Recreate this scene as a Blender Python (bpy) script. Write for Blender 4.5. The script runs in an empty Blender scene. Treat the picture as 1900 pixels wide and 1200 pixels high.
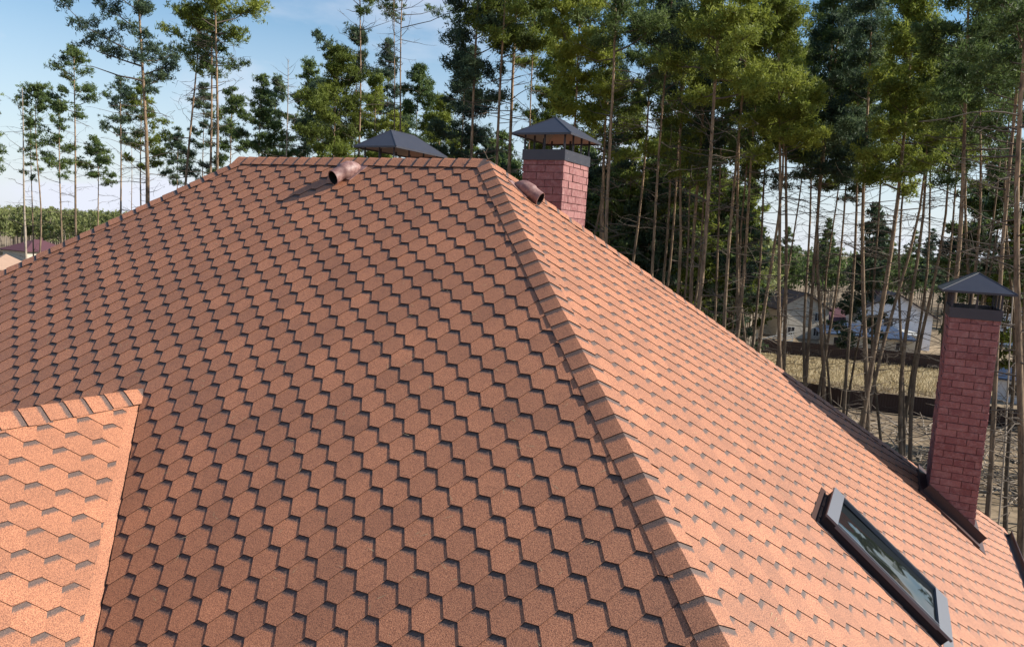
import bpy, math, random, time
import numpy as np
from mathutils import Vector, Matrix
sc = bpy.context.scene
COL = sc.collection
T0 = time.time()
# ------------------------------------------------------------------ camera frame (x = ridge direction, y = away, z = up, camera at origin)
CX, CY = 950., 600.
YAW, PITCH, ROLL = math.radians(-26.56079907), math.radians(6.5906228), math.radians(3.21550631)
FP = 1423.49129; T = 0.8084297; CS = math.sqrt(1+T*T)
fw = np.array([math.sin(YAW)*math.cos(PITCH), math.cos(YAW)*math.cos(PITCH), -math.sin(PITCH)])
r0 = np.array([math.cos(YAW), -math.sin(YAW), 0.]); u0 = np.cross(r0, fw)
rt = math.cos(ROLL)*r0+math.sin(ROLL)*u0; up = -math.sin(ROLL)*r0+math.cos(ROLL)*u0
def ray(x, y): return fw+(x-CX)/FP*rt-(y-CY)/FP*up
A = ray(905, 300)*9.3                       # right end of the ridge
GZ = -15.0
def horizon(x):
    lo, hi = 0., 900.
    for _ in range(40):
        m = (lo+hi)/2
        if ray(x, m)[2] > 0: lo = m
        else: hi = m
    return lo
def on_y(x, y, yr): d = ray(x, y); return d*((A[1]+yr)/d[1])-A
def ground(x, y): d = ray(x, y); return d*(GZ/d[2])
def at(px, d):
    q = ray(px, horizon(px)); return q*d
def zat(px, py, d):
    q = ray(px, py); h = ray(px, horizon(px))*d
    return q[2]*math.hypot(h[0], h[1])/math.hypot(q[0], q[1])
cam = bpy.data.cameras.new('camera'); co = bpy.data.objects.new('camera', cam); COL.objects.link(co)
m = Matrix(((rt[0], up[0], -fw[0], 0), (rt[1], up[1], -fw[1], 0), (rt[2], up[2], -fw[2], 0), (0, 0, 0, 1)))
co.matrix_world = m
cam.sensor_fit = 'HORIZONTAL'; cam.sensor_width = 36; cam.lens = FP/1900*36
cam.clip_end = 5000; cam.clip_start = .05
sc.camera = co
# ------------------------------------------------------------------ light
SAZ, SEL = math.radians(22.0), math.radians(33)
sv = Vector((math.cos(SEL)*math.cos(SAZ), math.cos(SEL)*math.sin(SAZ), math.sin(SEL)))
sl = bpy.data.lights.new('sun', 'SUN'); sl.energy = 4.9; sl.angle = math.radians(.5); sl.color = (1, .95, .85)
so = bpy.data.objects.new('sun', sl); COL.objects.link(so); so.rotation_euler = (-sv).to_track_quat('-Z', 'Y').to_euler()
w = bpy.data.worlds.new('World'); sc.world = w; w.use_nodes = True
nt = w.node_tree; nt.nodes.clear()
N = nt.nodes.new; Lk = nt.links.new
sky = N('ShaderNodeTexSky'); sky.sky_type = 'NISHITA'; sky.sun_disc = False; sky.sun_elevation = SEL
sky.sun_rotation = math.atan2(sv.x, sv.y); sky.air_density = 1.3; sky.dust_density = .3; sky.ozone_density = 1.2
tc = N('ShaderNodeTexCoord'); mp = N('ShaderNodeMapping'); mp.inputs['Scale'].default_value = (1.6, 1.6, 5.0)
nz = N('ShaderNodeTexNoise'); nz.inputs['Scale'].default_value = 1.7; nz.inputs['Detail'].default_value = 7; nz.inputs['Roughness'].default_value = .55
cr = N('ShaderNodeValToRGB'); cr.color_ramp.elements[0].position = .51; cr.color_ramp.elements[1].position = .78
sx = N('ShaderNodeSeparateXYZ'); mr = N('ShaderNodeMapRange')
mr.inputs['From Min'].default_value = 0.0; mr.inputs['From Max'].default_value = .26; mr.inputs['To Min'].default_value = .85; mr.inputs['To Max'].default_value = 0.0
add = N('ShaderNodeMath'); add.operation = 'ADD'; add.use_clamp = True
mul = N('ShaderNodeMath'); mul.operation = 'MULTIPLY'; mul.inputs[1].default_value = .75
mx = N('ShaderNodeMix'); mx.data_type = 'RGBA'; mx.inputs['B'].default_value = (8.3, 8.7, 9.9, 1)
bg = N('ShaderNodeBackground'); bg.inputs['Strength'].default_value = .062
ou = N('ShaderNodeOutputWorld')
Lk(tc.outputs['Generated'], mp.inputs['Vector']); Lk(mp.outputs[0], nz.inputs['Vector']); Lk(nz.outputs['Fac'], cr.inputs[0])
Lk(tc.outputs['Generated'], sx.inputs[0]); Lk(sx.outputs['Z'], mr.inputs['Value'])
Lk(cr.outputs['Color'], mul.inputs[0]); Lk(mul.outputs[0], add.inputs[0]); Lk(mr.outputs[0], add.inputs[1])
Lk(add.outputs[0], mx.inputs['Factor']); tn_ = N('ShaderNodeMix'); tn_.data_type = 'RGBA'; tn_.blend_type = 'MULTIPLY'; tn_.inputs['Factor'].default_value = 1; tn_.inputs['B'].default_value = (.90, 1.22, 1.46, 1); Lk(sky.outputs[0], tn_.inputs['A']); Lk(tn_.outputs['Result'], mx.inputs['A']); Lk(mx.outputs['Result'], bg.inputs['Color']); Lk(bg.outputs[0], ou.inputs[0])
sc.view_settings.view_transform = 'Standard'; sc.view_settings.look = 'None'; sc.view_settings.gamma = 1; sc.view_settings.exposure = .70
sc.cycles.max_bounces = 6; sc.cycles.diffuse_bounces = 3; sc.cycles.glossy_bounces = 3; sc.cycles.transmission_bounces = 4
sc.cycles.sample_clamp_indirect = 4; sc.cycles.use_denoising = True
# ------------------------------------------------------------------ materials
def mat(name, base=(.5, .5, .5), rough=.8, metal=0., spec=.3):
    m = bpy.data.materials.new(name); m.use_nodes = True
    b = m.node_tree.nodes['Principled BSDF']
    b.inputs['Base Color'].default_value = (*base, 1); b.inputs['Roughness'].default_value = rough
    b.inputs['Metallic'].default_value = metal; b.inputs['Specular IOR Level'].default_value = spec
    return m, m.node_tree, b
def node(nt, typ, **kw):
    n = nt.nodes.new(typ)
    for k, v in kw.items():
        if k in n.inputs: n.inputs[k].default_value = v
        else: setattr(n, k, v)
    return n
def mixrgb(nt, fac, a, b, mode='MIX'):
    n = nt.nodes.new('ShaderNodeMix'); n.data_type = 'RGBA'; n.blend_type = mode
    for s, v in (('Factor', fac), ('A', a), ('B', b)):
        if hasattr(v, 'is_linked') or hasattr(v, 'links'): nt.links.new(v, n.inputs[s])
        else: n.inputs[s].default_value = v if s == 'Factor' else (*v, 1)
    return n.outputs['Result']
def ramp(nt, src, p0, p1, c0=(0, 0, 0), c1=(1, 1, 1)):
    n = nt.nodes.new('ShaderNodeValToRGB'); e = n.color_ramp.elements
    e[0].position = p0; e[1].position = p1; e[0].color = (*c0, 1); e[1].color = (*c1, 1)
    nt.links.new(src, n.inputs[0]); return n.outputs['Color']
def noise(nt, scale, detail=3, rough=.6, coord='Object', vec=None):
    n = nt.nodes.new('ShaderNodeTexNoise'); n.inputs['Scale'].default_value = scale; n.inputs['Detail'].default_value = detail; n.inputs['Roughness'].default_value = rough
    if vec is None:
        c = nt.nodes.new('ShaderNodeTexCoord'); vec = c.outputs[coord]
    nt.links.new(vec, n.inputs['Vector']); return n.outputs['Fac']
def bump(nt, b, h, strength, dist):
    n = nt.nodes.new('ShaderNodeBump'); n.inputs['Strength'].default_value = strength; n.inputs['Distance'].default_value = dist
    nt.links.new(h, n.inputs['Height']); nt.links.new(n.outputs[0], b.inputs['Normal'])
# shingle: granules, per-tab tone, charcoal band under each lip (uv.y = metres below the lip)
def shingle_mat(name, band0=.036, band1=.056):
    m, nt, b = mat(name, rough=.66, spec=.7)
    uv = nt.nodes.new('ShaderNodeUVMap'); s = nt.nodes.new('ShaderNodeSeparateXYZ'); nt.links.new(uv.outputs[0], s.inputs[0])
    gr = noise(nt, 150, 2, .8); gr2 = noise(nt, 60, 3, .7); big = noise(nt, 1.7, 7, .65)
    at_ = nt.nodes.new('ShaderNodeAttribute'); at_.attribute_name = 'tone'
    c = mixrgb(nt, ramp(nt, gr, .40, .60), (.15, .044, .017), (.49, .19, .086))
    c = mixrgb(nt, ramp(nt, gr2, .33, .67), c, (.29, .098, .044), 'MIX')
    c2 = mixrgb(nt, .55, c, mixrgb(nt, ramp(nt, gr, .41, .59), (.10, .028, .011), (.60, .25, .122)))
    tn = nt.nodes.new('ShaderNodeMapRange'); nt.links.new(at_.outputs['Fac'], tn.inputs[0]); tn.inputs['To Min'].default_value = .87; tn.inputs['To Max'].default_value = 1.14
    bn = nt.nodes.new('ShaderNodeMapRange'); nt.links.new(big, bn.inputs[0]); bn.inputs['From Min'].default_value = .3; bn.inputs['From Max'].default_value = .7; bn.inputs['To Min'].default_value = .86; bn.inputs['To Max'].default_value = 1.12
    mm = nt.nodes.new('ShaderNodeMath'); mm.operation = 'MULTIPLY'; nt.links.new(tn.outputs[0], mm.inputs[0]); nt.links.new(bn.outputs[0], mm.inputs[1])
    sc_ = nt.nodes.new('ShaderNodeVectorMath'); sc_.operation = 'SCALE'; nt.links.new(c2, sc_.inputs[0]); nt.links.new(mm.outputs[0], sc_.inputs['Scale'])
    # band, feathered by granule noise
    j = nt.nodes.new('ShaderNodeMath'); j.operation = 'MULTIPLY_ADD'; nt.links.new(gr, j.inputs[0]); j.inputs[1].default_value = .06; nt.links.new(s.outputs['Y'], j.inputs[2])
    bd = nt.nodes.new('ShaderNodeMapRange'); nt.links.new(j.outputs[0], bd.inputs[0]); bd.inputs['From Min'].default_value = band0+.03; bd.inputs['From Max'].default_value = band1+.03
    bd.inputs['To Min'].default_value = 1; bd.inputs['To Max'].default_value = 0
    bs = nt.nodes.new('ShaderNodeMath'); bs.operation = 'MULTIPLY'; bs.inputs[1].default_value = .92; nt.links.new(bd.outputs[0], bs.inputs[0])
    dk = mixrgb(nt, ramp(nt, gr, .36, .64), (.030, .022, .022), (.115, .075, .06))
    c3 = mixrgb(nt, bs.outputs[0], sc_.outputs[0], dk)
    nt.links.new(c3, b.inputs['Base Color']); bump(nt, b, gr, .55, .006)
    return m
M = {}
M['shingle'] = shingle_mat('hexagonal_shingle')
M['valley'], nt, b = mat('valley_carpet', rough=.95, spec=.1)
nt.links.new(mixrgb(nt, ramp(nt, noise(nt, 60, 4, .7), .3, .7), (.34, .175, .115), (.46, .26, .18)), b.inputs['Base Color']); bump(nt, b, noise(nt, 200, 2), .4, .004)
M['edge'], nt, b = mat('bitumen_edge', (.05, .022, .017), .9)
def brick_mat(name, c0, c1, dirt):
    m, nt, b = mat(name, rough=.8, spec=.25)
    at_ = nt.nodes.new('ShaderNodeAttribute'); at_.attribute_name = 'tone'
    c = mixrgb(nt, at_.outputs['Fac'], c0, c1)
    c = mixrgb(nt, ramp(nt, noise(nt, 14, 5, .7), .45, .8), c, dirt)
    nt.links.new(c, b.inputs['Base Color']); bump(nt, b, noise(nt, 32, 4, .7), .9, .012)
    return m
M['brick'] = brick_mat('painted_maroon_brick', (.20, .078, .077), (.30, .135, .125), (.38, .22, .20))
M['mortar'], nt, b = mat('painted_mortar', (.13, .058, .056), .9)
M['cap'], nt, b = mat('dark_sheet_metal', (.045, .045, .058), .42, .0, .5)
nt.links.new(mixrgb(nt, noise(nt, 6, 4), (.028, .028, .040), (.048, .046, .056)), b.inputs['Base Color']); bump(nt, b, noise(nt, 3.5, 2), .15, .01)
M['capin'], nt, b = mat('galvanised_lining', (.30, .27, .25), .5, .2)
M['flash'], nt, b = mat('brown_flashing', (.055, .024, .022), .45, 0, .5)
M['vent'], nt, b = mat('brown_vent_plastic', (.13, .055, .05), .55, 0, .5)
nt.links.new(mixrgb(nt, ramp(nt, noise(nt, 18, 4), .4, .7), (.18, .085, .075), (.34, .20, .17)), b.inputs['Base Color'])
M['black'], nt, b = mat('dark_inside', (.01, .01, .01), .9)
M['grey'], nt, b = mat('grey_aluminium', (.125, .125, .14), .45, .0, .5)
M['darkmetal'], nt, b = mat('charcoal_cladding', (.018, .016, .02), .65, 0, .2)
M['glass'], nt, b = mat('roof_window_glass', (.012, .014, .014), .03, 0, .9)
gn = nt.nodes.new('ShaderNodeTexNoise'); gn.inputs['Scale'].default_value = 1.6; gn.inputs['Detail'].default_value = 1
c_ = nt.nodes.new('ShaderNodeTexCoord'); nt.links.new(c_.outputs['Object'], gn.inputs['Vector']); bump(nt, b, gn.outputs['Fac'], .38, .2)
M['bark'], nt, b = mat('pine_bark', rough=.95, spec=.1)
at_ = nt.nodes.new('ShaderNodeAttribute'); at_.attribute_name = 'tone'
mpn = nt.nodes.new('ShaderNodeMapping'); tcn = nt.nodes.new('ShaderNodeTexCoord'); nt.links.new(tcn.outputs['Object'], mpn.inputs[0]); mpn.inputs['Scale'].default_value = (9, 9, 2.0)
bn = noise(nt, 1.0, 5, .7, vec=mpn.outputs[0])
c = mixrgb(nt, at_.outputs['Fac'], (.105, .088, .07), (.43, .285, .175))
c = mixrgb(nt, ramp(nt, bn, .42, .68), c, (.07, .05, .04)); nt.links.new(c, b.inputs['Base Color']); bump(nt, b, bn, .8, .05)
M['palebark'], nt, b = mat('pale_bark', rough=.95, spec=.1)
nt.links.new(mixrgb(nt, ramp(nt, noise(nt, 3, 5, .7), .35, .75), (.40, .33, .26), (.19, .15, .12)), b.inputs['Base Color'])
M['twig'], nt, b = mat('dead_twig', (.105, .085, .07), .95, spec=.1)
def leaf_mat(name, dark, mid, bright):
    m, nt, b = mat(name, rough=.6, spec=.25)
    at_ = nt.nodes.new('ShaderNodeAttribute'); at_.attribute_name = 'tone'
    r_ = nt.nodes.new('ShaderNodeValToRGB'); e = r_.color_ramp.elements
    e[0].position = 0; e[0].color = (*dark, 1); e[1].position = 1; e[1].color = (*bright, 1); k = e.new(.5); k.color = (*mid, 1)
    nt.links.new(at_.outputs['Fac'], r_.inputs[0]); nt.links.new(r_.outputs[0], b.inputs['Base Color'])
    tr = nt.nodes.new('ShaderNodeBsdfTranslucent'); nt.links.new(r_.outputs[0], tr.inputs[0])
    ms = nt.nodes.new('ShaderNodeMixShader'); ms.inputs[0].default_value = .42
    o = nt.nodes['Material Output']; nt.links.new(b.outputs[0], ms.inputs[1]); nt.links.new(tr.outputs[0], ms.inputs[2]); nt.links.new(ms.outputs[0], o.inputs[0])
    return m
M['blue'] = leaf_mat('needles_blue_green', (.025, .045, .040), (.075, .115, .065), (.17, .215, .095))
M['green'] = leaf_mat('needles_mid_green', (.032, .052, .022), (.10, .145, .045), (.21, .26, .075))
M['olive'] = leaf_mat('needles_olive', (.045, .062, .016), (.168, .205, .036), (.33, .36, .065))
M['far'] = leaf_mat('needles_far', (.05, .065, .028), (.20, .22, .08), (.32, .33, .12))
M['soil'], nt, b = mat('sandy_soil', rough=1, spec=.05)
c = mixrgb(nt, ramp(nt, noise(nt, .12, 6, .7), .38, .62), (.17, .125, .085), (.36, .27, .18))
c = mixrgb(nt, ramp(nt, noise(nt, 1.4, 6, .75), .45, .7), c, (.11, .085, .055)); nt.links.new(c, b.inputs['Base Color'])
M['field'], nt, b = mat('dry_grass_field', rough=1, spec=.05)
c = mixrgb(nt, ramp(nt, noise(nt, .35, 6, .75), .35, .65), (.46, .36, .21), (.33, .25, .15))
c = mixrgb(nt, ramp(nt, noise(nt, 3, 6, .75), .5, .7), c, (.43, .36, .22)); nt.links.new(c, b.inputs['Base Color'])
M['straw'], nt, b = mat('dry_straw', (.42, .33, .19), .9)
def flat(name, c, rough=.8, n=.12, scale=2.):
    m, nt, b = mat(name, rough=rough)
    nt.links.new(mixrgb(nt, noise(nt, scale, 5, .65), tuple(x*(1-n*2) for x in c), tuple(x*(1+n) for x in c)), b.inputs['Base Color']); return m
M['fence'] = flat('brown_profiled_sheet', (.042, .024, .022), .6)
M['white'] = flat('white_render', (.78, .76, .78)); M['cream'] = flat('cream_render', (.50, .44, .36)); M['wall'] = flat('house_wall_render', (.55, .48, .38))
M['redwall'] = flat('maroon_wall', (.16, .045, .045)); M['roofdark'] = flat('dark_brown_roof', (.055, .038, .038)); M['roofmar'] = flat('maroon_roof', (.11, .045, .055))
M['roofblue'] = flat('blue_grey_roof', (.06, .085, .14), .5); M['rooftan'] = flat('tan_shingle_roof', (.42, .27, .19)); M['wglass'] = mat('dark_window_glass', (.02, .022, .03), .15, 0, .6)[0]
M['trim'] = flat('pale_trim', (.55, .53, .5)); M['wood'] = flat('weathered_wood', (.30, .22, .15), .9, .3, 4)
# ------------------------------------------------------------------ mesh helpers
def mesh_np(name, V, F, mats, tone=None, uv=None, midx=None):
    """V (n,3); F (m,k) one polygon size"""
    V = np.asarray(V, np.float32); F = np.asarray(F, np.int32); k = F.shape[1]
    me = bpy.data.meshes.new(name); me.vertices.add(len(V)); me.vertices.foreach_set('co', V.ravel())
    me.loops.add(F.size); me.loops.foreach_set('vertex_index', F.ravel())
    me.polygons.add(len(F)); me.polygons.foreach_set('loop_start', np.arange(0, F.size, k, dtype=np.int32))
    for x in (mats if isinstance(mats, list) else [mats]): me.materials.append(x)
    if midx is not None: me.polygons.foreach_set('material_index', np.asarray(midx, np.int32))
    if tone is not None:
        a = me.attributes.new('tone', 'FLOAT', 'FACE'); a.data.foreach_set('value', np.asarray(tone, np.float32))
    me.update(calc_edges=True)
    return me
def link(name, me, parent=None, loc=None):
    o = bpy.data.objects.new(name, me); COL.objects.link(o)
    if parent is not None: o.parent = parent
    if loc is not None: o.location = loc
    return o
def thing(name, label, cat, loc=(0, 0, 0), group=None, kind=None):
    o = bpy.data.objects.new(name, None); COL.objects.link(o); o.location = Vector(loc); o.empty_display_size = .3
    o['label'] = label; o['category'] = cat
    if group: o['group'] = group
    if kind: o['kind'] = kind
    return o
class MB:
    """polygon soup with per-face tone / uv / material index"""
    def __init__(s): s.v = []; s.f = []; s.t = []; s.uv = []; s.m = []
    def poly(s, pts, tone=.5, uv=None, m=0):
        i = len(s.v); s.v += [tuple(map(float, p)) for p in pts]; s.f.append(tuple(range(i, i+len(pts)))); s.t.append(tone); s.m.append(m)
        s.uv += uv if uv else [(0, 1)]*len(pts)
    def box(s, lo, hi, tone=.5, m=0, fr=None):
        x0, y0, z0 = lo; x1, y1, z1 = hi
        P = [(x, y, z) for z in (z0, z1) for y in (y0, y1) for x in (x0, x1)]
        if fr is not None: P = [fr(p) for p in P]
        for q in ((0, 2, 3, 1), (4, 5, 7, 6), (0, 1, 5, 4), (2, 6, 7, 3), (0, 4, 6, 2), (1, 3, 7, 5)): s.poly([P[k] for k in q], tone, None, m)
    def tube(s, pts, rad, n=8, tone=.5, m=0, caps=True):
        pts = [np.asarray(p, float) for p in pts]; rings = []
        for i, p in enumerate(pts):
            d = pts[min(i+1, len(pts)-1)]-pts[max(i-1, 0)]; d /= np.linalg.norm(d)
            a = np.cross(d, (0, 0, 1) if abs(d[2]) < .9 else (1, 0, 0)); a /= np.linalg.norm(a); b_ = np.cross(d, a)
            r = rad[i] if hasattr(rad, '__len__') else rad
            rings.append([p+r*(math.cos(2*math.pi*k/n)*a+math.sin(2*math.pi*k/n)*b_) for k in range(n)])
        for i in range(len(rings)-1):
            for k in range(n): s.poly([rings[i][k], rings[i][(k+1) % n], rings[i+1][(k+1) % n], rings[i+1][k]], tone, None, m)
        if caps: s.poly(rings[0], tone, None, m); s.poly(rings[-1][::-1], tone, None, m)
    def mesh(s, name, mats, smooth=False, weld=False):
        me = bpy.data.meshes.new(name); me.from_pydata(s.v, [], s.f)
        for x in (mats if isinstance(mats, list) else [mats]): me.materials.append(x)
        me.polygons.foreach_set('material_index', s.m)
        a = me.attributes.new('tone', 'FLOAT', 'FACE'); a.data.foreach_set('value', s.t)
        u = me.uv_layers.new(name='UVMap'); u.data.foreach_set('uv', [c for q in s.uv for c in q])
        import bmesh
        bm = bmesh.new(); bm.from_mesh(me)
        if weld: bmesh.ops.remove_doubles(bm, verts=bm.verts, dist=1e-5)
        bmesh.ops.recalc_face_normals(bm, faces=bm.faces) if weld else None
        if smooth:
            for f in bm.faces: f.smooth = True
        bm.to_mesh(me); bm.free()
        if smooth: me.set_sharp_from_angle(angle=math.radians(45)) if hasattr(me, 'set_sharp_from_angle') else None
        me.update(); return me
    def obj(s, name, mats, parent=None, smooth=False, weld=False, loc=None): return link(name, s.mesh(name, mats, smooth, weld), parent, loc)
def clip(me, planes):
    """keep the side where (p-co).no > 0"""
    import bmesh
    bm = bmesh.new(); bm.from_mesh(me)
    for c, n in planes:
        bmesh.ops.bisect_plane(bm, geom=bm.verts[:]+bm.edges[:]+bm.faces[:], plane_co=c, plane_no=n, clear_inner=True)
    bm.to_mesh(me); bm.free(); me.update()
# ------------------------------------------------------------------ the house roof (coordinates relative to the ridge's right end A)
rng = random.Random(4)
HP = .178                      # half period of the tabs
EX = .1335                     # exposure
FL = .098                      # flat part of a half period
TH = .0062
def slope(name, frame, s0, s1, d0, d1, planes, parent, off=0., gap=None, seed=1, dshift=0.):
    """shingled slope. frame(s,d,h) -> 3D."""
    R_ = random.Random(seed); b = MB(); di = HP-FL
    j0 = int(math.floor(d0/EX))-2; j1 = int(math.ceil(d1/EX))
    for j in range(j0, j1):
        sh = (j % 2)*HP+off+R_.uniform(-.006, .006)
        i0 = int(math.floor((s0-sh)/(2*HP)))-1; i1 = int(math.ceil((s1-sh)/(2*HP)))+1
        def H(d): return .004+TH*(1+(d-j*EX)/EX)
        for i in range(i0, i1):
            x = sh+i*2*HP
            # tab i: flat [x, x+FL] at d=(j+2)EX ; slots' flat at (j+1)EX from x+HP .. x+HP+FL
            top = j*EX-.02; e1 = (j+1)*EX; e2 = (j+2)*EX
            jit = R_.uniform(-.0035, .0035); tn = R_.random(); lift = R_.uniform(0, .0016)+(.004 if R_.random() < .03 else 0)
            sp = [(x-HP+FL, e1), (x-di, e1), (x, e2+jit), (x+FL, e2+jit), (x+FL+di, e1), (x+HP, e1)]
            sp = [(x-di-FL/2, e1), (x-di, e1), (x, e2+jit), (x+FL, e2+jit), (x+HP, e1), (x+HP+FL/2, e1)]
            hh = [H(q[1])+(lift if q[1] > e1+.01 else 0) for q in sp]
            P = [frame(q[0], q[1]+dshift, h) for q, h in zip(sp, hh)]
            ta = frame(sp[-1][0], top+dshift, H(top)); tb = frame(sp[0][0], top+dshift, H(top))
            uvs = [(q[0], q[1]-j*EX) for q in sp]
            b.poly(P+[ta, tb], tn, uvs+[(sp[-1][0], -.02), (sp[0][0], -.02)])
            for k in range(5):
                q, q2 = sp[k], sp[k+1]; dr = 1.9*TH if abs(q[1]-q2[1]) < 1e-6 and k == 2 else (.95*TH if k in (1, 3) else 1.9*TH)
                b.poly([P[k], frame(q[0], q[1]+dshift, hh[k]-dr), frame(q2[0], q2[1]+dshift, hh[k+1]-dr), P[k+1]], .2, None, 1)
    me = b.mesh(name, [M['shingle'], M['edge']]); clip(me, planes)
    return link(name, me, parent)
RL = 3.98                      # ridge length
EO = 6.5                       # eave offset (plan)
ED = EO*CS                     # slope length
fF = lambda s, d, h: (s, -d/CS-h*T/CS, -d*T/CS+h/CS)
fR = lambda s, d, h: (d/CS+h*T/CS, s, -d*T/CS+h/CS)
fB = lambda s, d, h: (-s, d/CS+h*T/CS, -d*T/CS+h/CS)
fL = lambda s, d, h: (-RL-d/CS-h*T/CS, -s, -d*T/CS+h/CS)
house = thing('house', 'large house with a brown hexagonal shingle hip roof', 'house', A)
eave = ((0, 0, -EO*T), (0, 0, 1))
# dormer geometry
DX, DY, DZ = -1.991, -3.220, -3.220*T
# tilted clip plane through the valley, vertical: plan direction (1,-1) from (DX,DY)
mainkeep = ((DX, DY, 0), (1, 1, 0))
import bmesh
front = slope('front_slope', fF, -RL-EO, EO, 0, ED, [((0, 0, 0), (-1, -1, 0)), ((-RL, 0, 0), (1, -1, 0)), ((0, 0, 0), (0, -1, 0)), eave], house, seed=2, off=.035, dshift=.03)
# cut the front slope away under the dormer (keep right of the valley or left of the other valley)
bm = bmesh.new(); bm.from_mesh(front.data)
for n in ((1, 1, 0), (-1, 1, 0)):
    bmesh.ops.bisect_plane(bm, geom=bm.verts[:]+bm.edges[:]+bm.faces[:], plane_co=(DX, DY, 0), plane_no=n)
kill = [f for f in bm.faces if (lambda c: (c.y-DY) < -abs(c.x-DX)-1e-4)(f.calc_center_median())]
bmesh.ops.delete(bm, geom=kill, context='FACES'); bm.to_mesh(front.data); bm.free()
# the cut edge of the front shingles along the valley stands proud of the dormer's slope
vb = MB(); vr = random.Random(5); L = EO+DY
n_ = 60; prev = None
for k in range(n_+1):
    a = k/n_*(EO+DY)*1.0; w_ = .010+.012*((k//2) % 2)+vr.uniform(-.004, .004)
    x, y = DX+a, DY-a; z = DZ-a*T
    e = np.array([x+.002, y+.002, z+.016]); f = np.array([x-w_, y-w_, z+.004-w_*0.0])
    if prev is not None: vb.poly([prev[0], e, f, prev[1]], .3)
    prev = (e, f)
vb.obj('valley_edge', M['edge'], house)
right = slope('right_slope', fR, -EO, EO, 0, ED, [((0, 0, 0), (1, 1, 0)), ((0, 0, 0), (1, -1, 0)), ((0, 0, 0), (1, 0, 0)), eave], house, seed=3, off=.02, dshift=.02)
slope('back_slope', fB, -EO, RL+EO, 0, ED, [((0, 0, 0), (-1, 1, 0)), ((-RL, 0, 0), (1, 1, 0)), ((0, 0, 0), (0, 1, 0)), eave], house, seed=4)
slope('left_slope', fL, -EO, EO, 0, ED, [((-RL, 0, 0), (-1, 1, 0)), ((-RL, 0, 0), (-1, -1, 0)), ((-RL, 0, 0), (-1, 0, 0)), eave], house, seed=5)
# solid roof deck below the shingles
dk = MB(); z = -EO*T; c4 = [(EO, -EO, z), (EO, EO, z), (-RL-EO, EO, z), (-RL-EO, -EO, z)]
h_ = -.012
dk.poly([(0, 0, h_), (EO, -EO, z+h_), (EO, EO, z+h_)]); dk.poly([(-RL, 0, h_), (-RL-EO, EO, z+h_), (-RL-EO, -EO, z+h_)])
dk.poly([(0, 0, h_), (-RL, 0, h_), (-RL-EO, -EO, z+h_), (EO, -EO, z+h_)]); dk.poly([(0, 0, h_), (EO, EO, z+h_), (-RL-EO, EO, z+h_), (-RL, 0, h_)])
dk.poly([(p[0], p[1], z-.05) for p in c4]); dk.obj('roof_deck', M['edge'], house)
# dormer
DLEN = 4.4
dm = []
fD = lambda s, d, h: (DX+d/CS+h*T/CS, s, DZ-d*T/CS+h/CS)
fDl = lambda s, d, h: (DX-d/CS-h*T/CS, -s, DZ-d*T/CS+h/CS)
VB = .09
slope('dormer_right_slope', fD, DY-DLEN, DY+.3, 0, 3.9, [((DX-VB*.6, DY-VB*.9, 0), (-1, -1, 0)), ((DX, DY-DLEN, 0), (0, 1, 0)), ((DX, 0, 0), (1, 0, 0)), ((0, 0, -EO*T), (0, 0, 1))], house, seed=8, off=.09, dshift=.05)
slope('dormer_left_slope', fDl, -DY-.3, -DY+DLEN, 0, 3.9, [((DX, DY-.02, 0), (1, -1, 0)), ((DX, DY-DLEN, 0), (0, 1, 0)), ((DX, 0, 0), (-1, 0, 0)), ((0, 0, -EO*T), (0, 0, 1))], house, seed=9)
dd = MB(); q = EO+DY
P0 = np.array([DX, DY, DZ]); P1 = P0+[q, -q, -q*T]; P2 = P0+[q, -DLEN, -q*T]; P3 = P0+[0, -DLEN, 0]
def lift(p, h): return (p[0]+h*T/CS, p[1], p[2]+h/CS)
dd.poly([lift(p, .003) for p in (P0, P1, P2, P3)]); dd.t = [.85]; dd.obj('valley_flashing', M['shingle'], house)
dw = MB(); dw.poly([(DX-q, DY-DLEN+.05, DZ-q*T), (DX+q, DY-DLEN+.05, DZ-q*T), (DX, DY-DLEN+.05, DZ-.05)]); dw.poly([(DX-q, DY-DLEN+.05, DZ-q*T), (DX+q, DY-DLEN+.05, DZ-q*T), (DX+q, DY-DLEN+.05, -9), (DX-q, DY-DLEN+.05, -9)])
dw.obj('dormer_gable_wall', M['wall'], house)
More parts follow.
